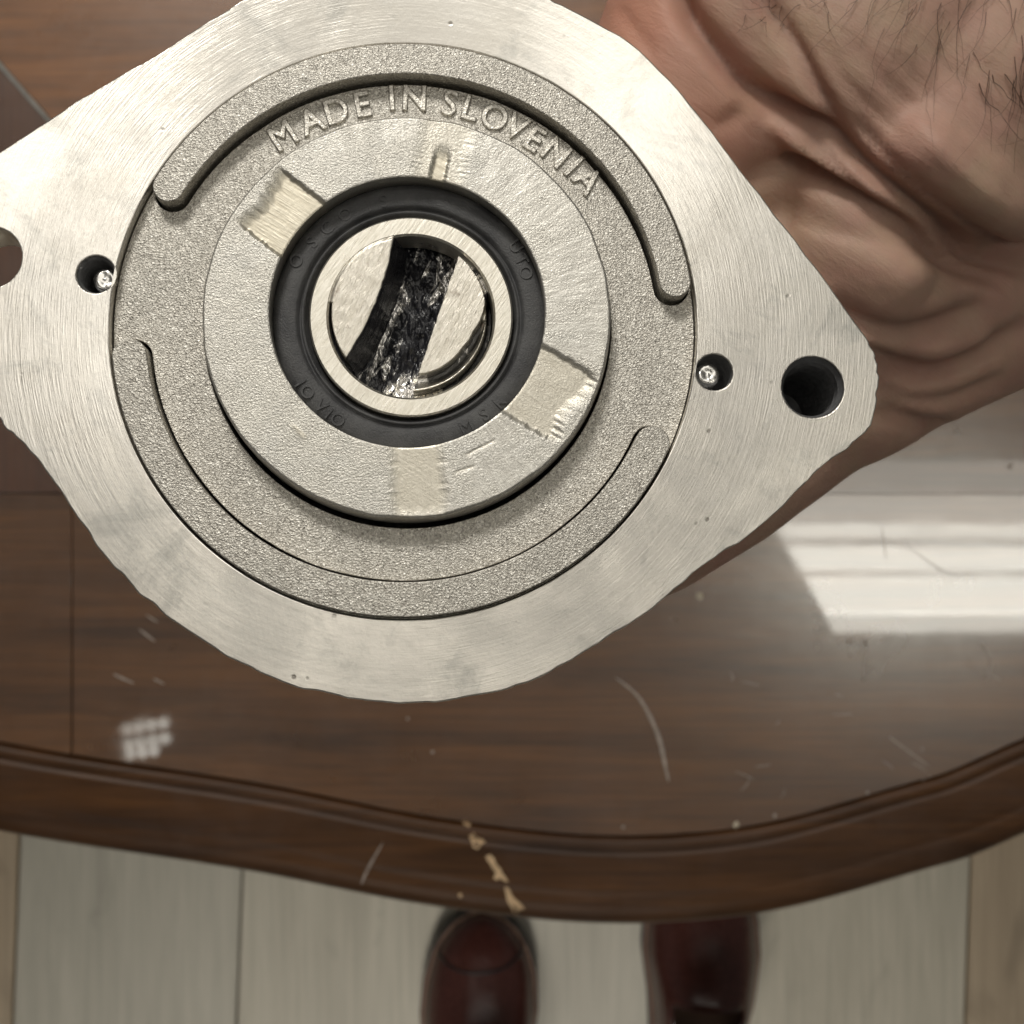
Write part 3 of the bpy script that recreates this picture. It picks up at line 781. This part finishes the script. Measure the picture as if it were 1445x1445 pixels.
# wrist folds
fold([(950, -25), (970, 17), (1011, 66), (1040, 100), (1078, 137), (1119, 166), (1169, 190), (1210, 224), (1260, 266), (1323, 316), (1377, 353), (1470, 385)], 15, 5.5, .08)
fold([(1066, -30), (1078, 0), (1111, 46), (1144, 108), (1173, 162), (1202, 205), (1240, 245), (1300, 295)], 11, 2.8, .12)
fold([(1100, 150), (1136, 187), (1177, 233), (1219, 274), (1260, 303), (1302, 332), (1360, 362)], 8, 3.0, .15)
fold([(1095, 225), (1127, 237), (1161, 257), (1198, 278), (1240, 302), (1281, 330), (1343, 367), (1430, 400)], 13, 5.0, .12)
fold([(1205, 165), (1240, 208), (1277, 245), (1323, 282), (1385, 322), (1450, 350)], 9, 3.0, .2)
for q, (x0, y0, ln, dp) in enumerate([(1150, 60, 210, .9), (1185, 40, 240, .7), (1215, 80, 190, 1.0), (1260, 70, 210, .9), (1290, 40, 230, .6), (1325, 80, 180, .9), (1360, 60, 160, .8), (1395, 100, 120, .7), (1115, 20, 130, .5), (1300, 150, 160, 1.0), (1240, 160, 150, .8)]):
    a0 = math.radians(54 - q % 3 * 3); pts = []
    x, y = x0, y0
    for k in range(6):
        pts.append((x, y)); x += ln / 5 * math.cos(a0); y += ln / 5 * math.sin(a0); a0 -= math.radians(4.5)
    fold(pts, 6.5, dp, .3)
fold([(870, 10), (905, 55), (925, 80)], 8, .7)
fold([(985, 160), (1012, 178), (1045, 160), (1085, 140)], 13, .7, .4)
fold([(1048, 262), (1095, 232), (1140, 248)], 18, 1.6)
# wrinkles at the root of the thumb
fold([(1165, 425), (1215, 455), (1275, 472), (1340, 455), (1400, 425)], 16, 2.8)
fold([(1215, 490), (1270, 520), (1330, 522), (1400, 490), (1450, 455)], 13, 2.6)
fold([(1235, 545), (1290, 566), (1350, 562), (1420, 530)], 10, 1.6)
fold([(1240, 570), (1280, 592), (1320, 605), (1345, 605)], 13, 2.6)
ridge([(1110, 325), (1180, 350), (1250, 378), (1310, 415)], 42, 3.0)
ridge([(1285, 500), (1350, 488), (1400, 468)], 15, 1.4)
ridge([(1085, 165), (1140, 213), (1200, 258), (1270, 310)], 13, 1.6)
ridge([(1270, 170), (1340, 235), (1420, 290), (1500, 330)], 48, 6.0)
disp += face_up * (.22 * vnoise(qx / 34, qy / 34, 31) + .14 * vnoise(qx / 9, qy / 9, 32)) * mm
co = co + no * (disp - foldd)[:, None]
hand_me.vertices.foreach_set('co', co.astype(np.float32).ravel()); hand_me.update()
warm = np.exp(-(np.hypot(qx - 880, qy - 20) / 90) ** 2) + .55 * np.exp(-(np.hypot(qx - 1010, qy - 180) / 90) ** 2)
for nm, arr in (('crease_shade', crease_shade), ('warm', np.clip(warm, 0, 1))):
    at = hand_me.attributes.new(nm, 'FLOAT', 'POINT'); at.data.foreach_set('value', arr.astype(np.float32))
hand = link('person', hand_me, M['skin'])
hs = hand.modifiers.new('even_out', 'SMOOTH'); hs.factor = .5; hs.iterations = 4
tag(hand, 'bare hand with a creased, hairy wrist gripping the pump from behind its flange', 'person')
# nails
def nail(base, tip, r, outdir):
    z = (tip - base).normalized(); y = (outdir - z * outdir.dot(z)).normalized(); x = y.cross(z)
    V = []; nu, nv = 9, 8
    for i in range(nu):
        for j in range(nv):
            u = (i / (nu - 1) - .5) * 1.9; v = j / (nv - 1)
            wv = 1 - .25 * abs(v - .5) ** 2 * 4 * .5
            V.append(tip + z * (r * (-.55 + 1.25 * v)) + x * (r * .78 * math.sin(u * wv)) + y * (r * (.16 + .88 * math.cos(u * wv)) - r * .35 * max(0, v - .6)))
    F = [(i * nv + j, i * nv + j + 1, (i + 1) * nv + j + 1, (i + 1) * nv + j) for i in range(nu - 1) for j in range(nv - 1)]
    link('fingernail', mesh(V, F), M['nail'], hand)
for b, t_, r, c in tips: nail(b, t_, r, (t_ - c))
nail(P(*thumb[-2][:3]), P(*thumb[-1][:3]), thumb[-1][3] * mm, Vector((.5, -.8, .1)))
# hair on the wrist: thin tapered strands rooted on the skin
from mathutils.bvhtree import BVHTree
bvh = BVHTree.FromPolygons([tuple(c) for c in co], [tuple(p.vertices) for p in hand_me.polygons])
def on_skin(px, py):
    d = (P(px, py, 1) - Vector((0, 0, CAM_Z))).normalized(); h = bvh.ray_cast(Vector((0, 0, CAM_Z)), d)
    return h[0], h[1]
HV, HF = [], []
def strand(px, py, ang, length, curl, w0):
    pts = []; a = ang; x, y = px, py; ns = 9
    for i in range(ns):
        l, nn = on_skin(x, y)
        if l is None: break
        lift = .0002 + .0011 * math.sin(math.pi * i / (ns - 1)) * random.uniform(.6, 1)
        pts.append(l + nn * lift); x += length / ns * math.cos(a); y += length / ns * math.sin(a); a += curl / ns + random.uniform(-.22, .22)
    if len(pts) < 4: return
    base = len(HV)
    for i, p in enumerate(pts):
        d = (pts[min(i + 1, len(pts) - 1)] - pts[max(i - 1, 0)]).normalized(); s = d.orthogonal().normalized(); u = d.cross(s)
        r = w0 * (1 - .75 * i / (len(pts) - 1))
        for k in range(4): HV.append(p + s * (r * math.cos(k * math.pi / 2)) + u * (r * math.sin(k * math.pi / 2)))
    for i in range(len(pts) - 1):
        for k in range(4):
            HF.append((base + i * 4 + k, base + i * 4 + (k + 1) % 4, base + i * 4 + 4 + (k + 1) % 4, base + i * 4 + 4 + k))
for k in range(120):
    px = random.uniform(1230, 1530); py = random.uniform(-90, 140)
    if py > 30 + (px - 1230) * .6: continue
    base = 118 if px < 1370 else (100 if random.random() < .6 else 62)
    strand(px, py, math.radians(base + random.uniform(-14, 14)), random.uniform(70, 170), random.choice((-1, 1)) * random.uniform(.2, 1.0), random.uniform(.00004, .00008))
for k in range(14):
    px = random.uniform(1020, 1230); py = random.uniform(-40, 30)
    strand(px, py, math.radians(random.uniform(40, 150)), random.uniform(30, 70), random.uniform(-1.4, 1.4), .00006)
tag(link('wrist_hair', mesh(HV, HF), M['hair'], hand), kind='stuff')

# ================================================================== shoes
def shoe(name, toe_px, toe_py, yaw, label, flip):
    e = bpy.data.objects.new(name, None); COL.objects.link(e)
    tq = P(toe_px, toe_py, CAM_Z - .03); e.location = (tq.x, tq.y, 0); e.rotation_euler = (0, 0, yaw)
    # toe at origin, heel towards -y
    L = .285; ns = 40; t = np.linspace(0, 1, ns)
    half_w = np.interp(t, [0, .02, .06, .12, .22, .34, .5, .7, .85, .95, 1], [.004, .017, .031, .042, .0505, .053, .047, .038, .036, .030, .008])
    cxs = flip * np.interp(t, [0, .2, .5, .8, 1], [.004, .002, -.004, 0, 0])
    def loft(w_add, prof_fn, rows):
        X, Y, Z = [], [], []
        for r in rows:
            x, z = prof_fn(r)
            X.append(cxs + (half_w + w_add) * x); Z.append(z + 0 * t); Y.append(-L * t)
        return np.array(X), np.array(Y), np.array(Z)
    # sole slab
    rows = [(-.0, .0), (-1, .0), (-1, .022), (0, .0225), (1, .022), (1, .0), (0, .0)]
    X = np.array([cxs + (half_w + .0035) * a for a, z in rows]); Z = np.array([np.full(ns, z) for a, z in rows]); Y = np.array([-L * t * 1.01 + .003] * len(rows))
    autosmooth(link('sole', grid_mesh(X, Y, Z), M['sole'], e), 40)
    # welt
    rows = [(-1, .0215), (-1, .025), (0, .0255), (1, .025), (1, .0215)]
    X = np.array([cxs + (half_w + .0022) * a for a, z in rows]); Z = np.array([np.full(ns, z) for a, z in rows]); Y = np.array([-L * t * 1.006 + .0015] * len(rows))
    autosmooth(link('welt', grid_mesh(X, Y, Z), M['stitch'], e), 40)
    # upper with open top
    top = np.interp(t, [0, .03, .1, .2, .32, .42, .5, .62, .8, .93, 1], [.026, .036, .048, .058, .070, .084, .090, .078, .074, .080, .060])
    A = np.linspace(0, math.pi, 33); X, Y, Z = [], [], []
    opn = sstep(.42, .50, t) * (1 - sstep(.975, 1.0, t))
    for a in A:
        x = np.sign(math.cos(a)) * abs(math.cos(a)) ** .75; zz = math.sin(a) ** .8
        X.append(cxs + half_w * x * (1 - .12 * zz)); Y.append(-L * t); Z.append(.022 + (top - .022) * zz)
    X, Y, Z = np.array(X), np.array(Y), np.array(Z)
    keep = np.ones(X.shape, bool)
    for i in range(len(A)):
        for j in range(ns):
            if opn[j] > .6 and math.sin(A[i]) > .72: keep[i, j] = False
    Z += .0012 * vnoise(X * 120 + 5, Y * 60, 41)
    up_ = link('upper', grid_mesh(X, Y, Z, keep=keep), M['leather'], e)
    sd = up_.modifiers.new('t', 'SOLIDIFY'); sd.thickness = .0022; sd.offset = -1
    # toe seam
    seam = []
    for a in np.linspace(.10, math.pi - .10, 40):
        j = 6 + 5 * math.sin(a) * 0; jj = .17 - .05 * abs(math.cos(a)) ** 2
        hw_ = np.interp(jj, t, half_w); tp_ = np.interp(jj, t, top); cx_ = np.interp(jj, t, cxs)
        x = np.sign(math.cos(a)) * abs(math.cos(a)) ** .75; zz = math.sin(a) ** .8
        seam.append(Vector((cx_ + hw_ * x * (1 - .12 * zz), -L * jj, .022 + (tp_ - .022) * zz + .0004)))
    V, F = [], []
    for i, p in enumerate(seam):
        d = (seam[min(i + 1, 39)] - seam[max(i - 1, 0)]).normalized(); s = d.orthogonal().normalized(); u = d.cross(s)
        for k in range(5): V.append(p + (s * math.cos(k * 1.2566) + u * math.sin(k * 1.2566)) * .0011)
    for i in range(39):
        for k in range(5): F.append((i * 5 + k, i * 5 + (k + 1) % 5, i * 5 + 5 + (k + 1) % 5, i * 5 + 5 + k))
    link('toe_seam', mesh(V, F), M['sole'], up_)
    # sock filling the opening and rising as the ankle
    prs = [(.026, .045, .030), (.031, .07, .034), (.033, .095, .036), (.034, .125, .037), (.036, .16, .040), (.0, .162, .0)]
    th_ = np.linspace(0, 2 * np.pi, 32, endpoint=False)
    X = np.array([a * np.cos(th_) for a, z, b in prs]); Y = np.array([-L * .72 + b * 1.55 * np.sin(th_) for a, z, b in prs]); Z = np.array([np.full(32, z) for a, z, b in prs])
    link('sock', grid_mesh(X, Y, Z, close_v=True), M['cloth'], e)
    tag(e, label, 'shoe')
    return e
shoe('leather_shoe', 672, 1290, math.radians(2), 'glossy dark maroon leather shoe with its toe just beyond the chipped table rim', 1)
shoe('leather_shoe', 1000, 1205, math.radians(-4), 'dark maroon leather shoe with its toe hidden under the table', -1)

# ================================================================== lamps seen only as reflections in the varnish
CE = 2.5
def mirror(px, py, z=CE):
    p = tp(px, py); k = 1 + (z - TZ) / TD
    return np.array((p[0] * k, p[1] * k))
strip = bpy.data.objects.new('ceiling_lamp', None); COL.objects.link(strip)
tag(strip, 'long white ceiling strip lamp mirrored in the glossy table top', 'lamp')
bands = [(650, 698, 4.2), (698, 738, 7.0), (738, 758, 13), (758, 772, 7.5), (772, 803, 15), (803, 817, 9.5), (817, 866, 15), (866, 894, 10.5)]
for y0, y1, s in bands:
    xl = 1098 + .56 * (y0 - 745); a = mirror(xl, y0 + .6); b = mirror(xl + .56 * (y1 - y0), y1 - .6); x1 = 0.92
    V = [(a[0], a[1], CE), (x1, a[1], CE), (x1, b[1], CE), (b[0], b[1], CE), (a[0], a[1], CE + .02), (x1, a[1], CE + .02), (x1, b[1], CE + .02), (b[0], b[1], CE + .02)]
    link('diffuser', mesh(V, [(0, 1, 2, 3), (4, 7, 6, 5), (0, 4, 5, 1), (1, 5, 6, 2), (2, 6, 7, 3), (3, 7, 4, 0)]), mat_emit('lit_diffuser_%d' % y0, (1.0, .97, .86), s * .29), strip, smooth=False)
a = mirror(1090, 645); b = mirror(1445, 898)
V = [(a[0], a[1], CE + .012), (1.37, a[1], CE + .012), (1.37, b[1], CE + .012), (a[0], b[1], CE + .012), (a[0], a[1], CE + .06), (1.37, a[1], CE + .06), (1.37, b[1], CE + .06), (a[0], b[1], CE + .06)]
tag(link('ceiling', mesh([(-1.6, -1.6, CE + .20), (1.6, -1.6, CE + .20), (1.6, 2.0, CE + .20), (-1.6, 2.0, CE + .20)], [(0, 3, 2, 1)]), M['housing'], smooth=False), kind='structure')
led = bpy.data.objects.new('spot_lamp', None); COL.objects.link(led)
tag(led, 'small cluster of bright lamp dots mirrored in the table beside the rim', 'lamp')
em = mat_emit('lit_led', (1.0, .98, .88), 2.0)
for r_i, yy in enumerate((1030, 1052, 1066)):
    for c_i in range(4):
        if r_i == 2 and c_i == 3: continue
        q = mirror(178 + c_i * 17 + r_i * 2, yy - c_i * 3)
        link('emitter', lathe([(.0, CE), (.0085, CE), (.0092, CE + .004), (0, CE + .005)], 16, tuple(q)), em, led)
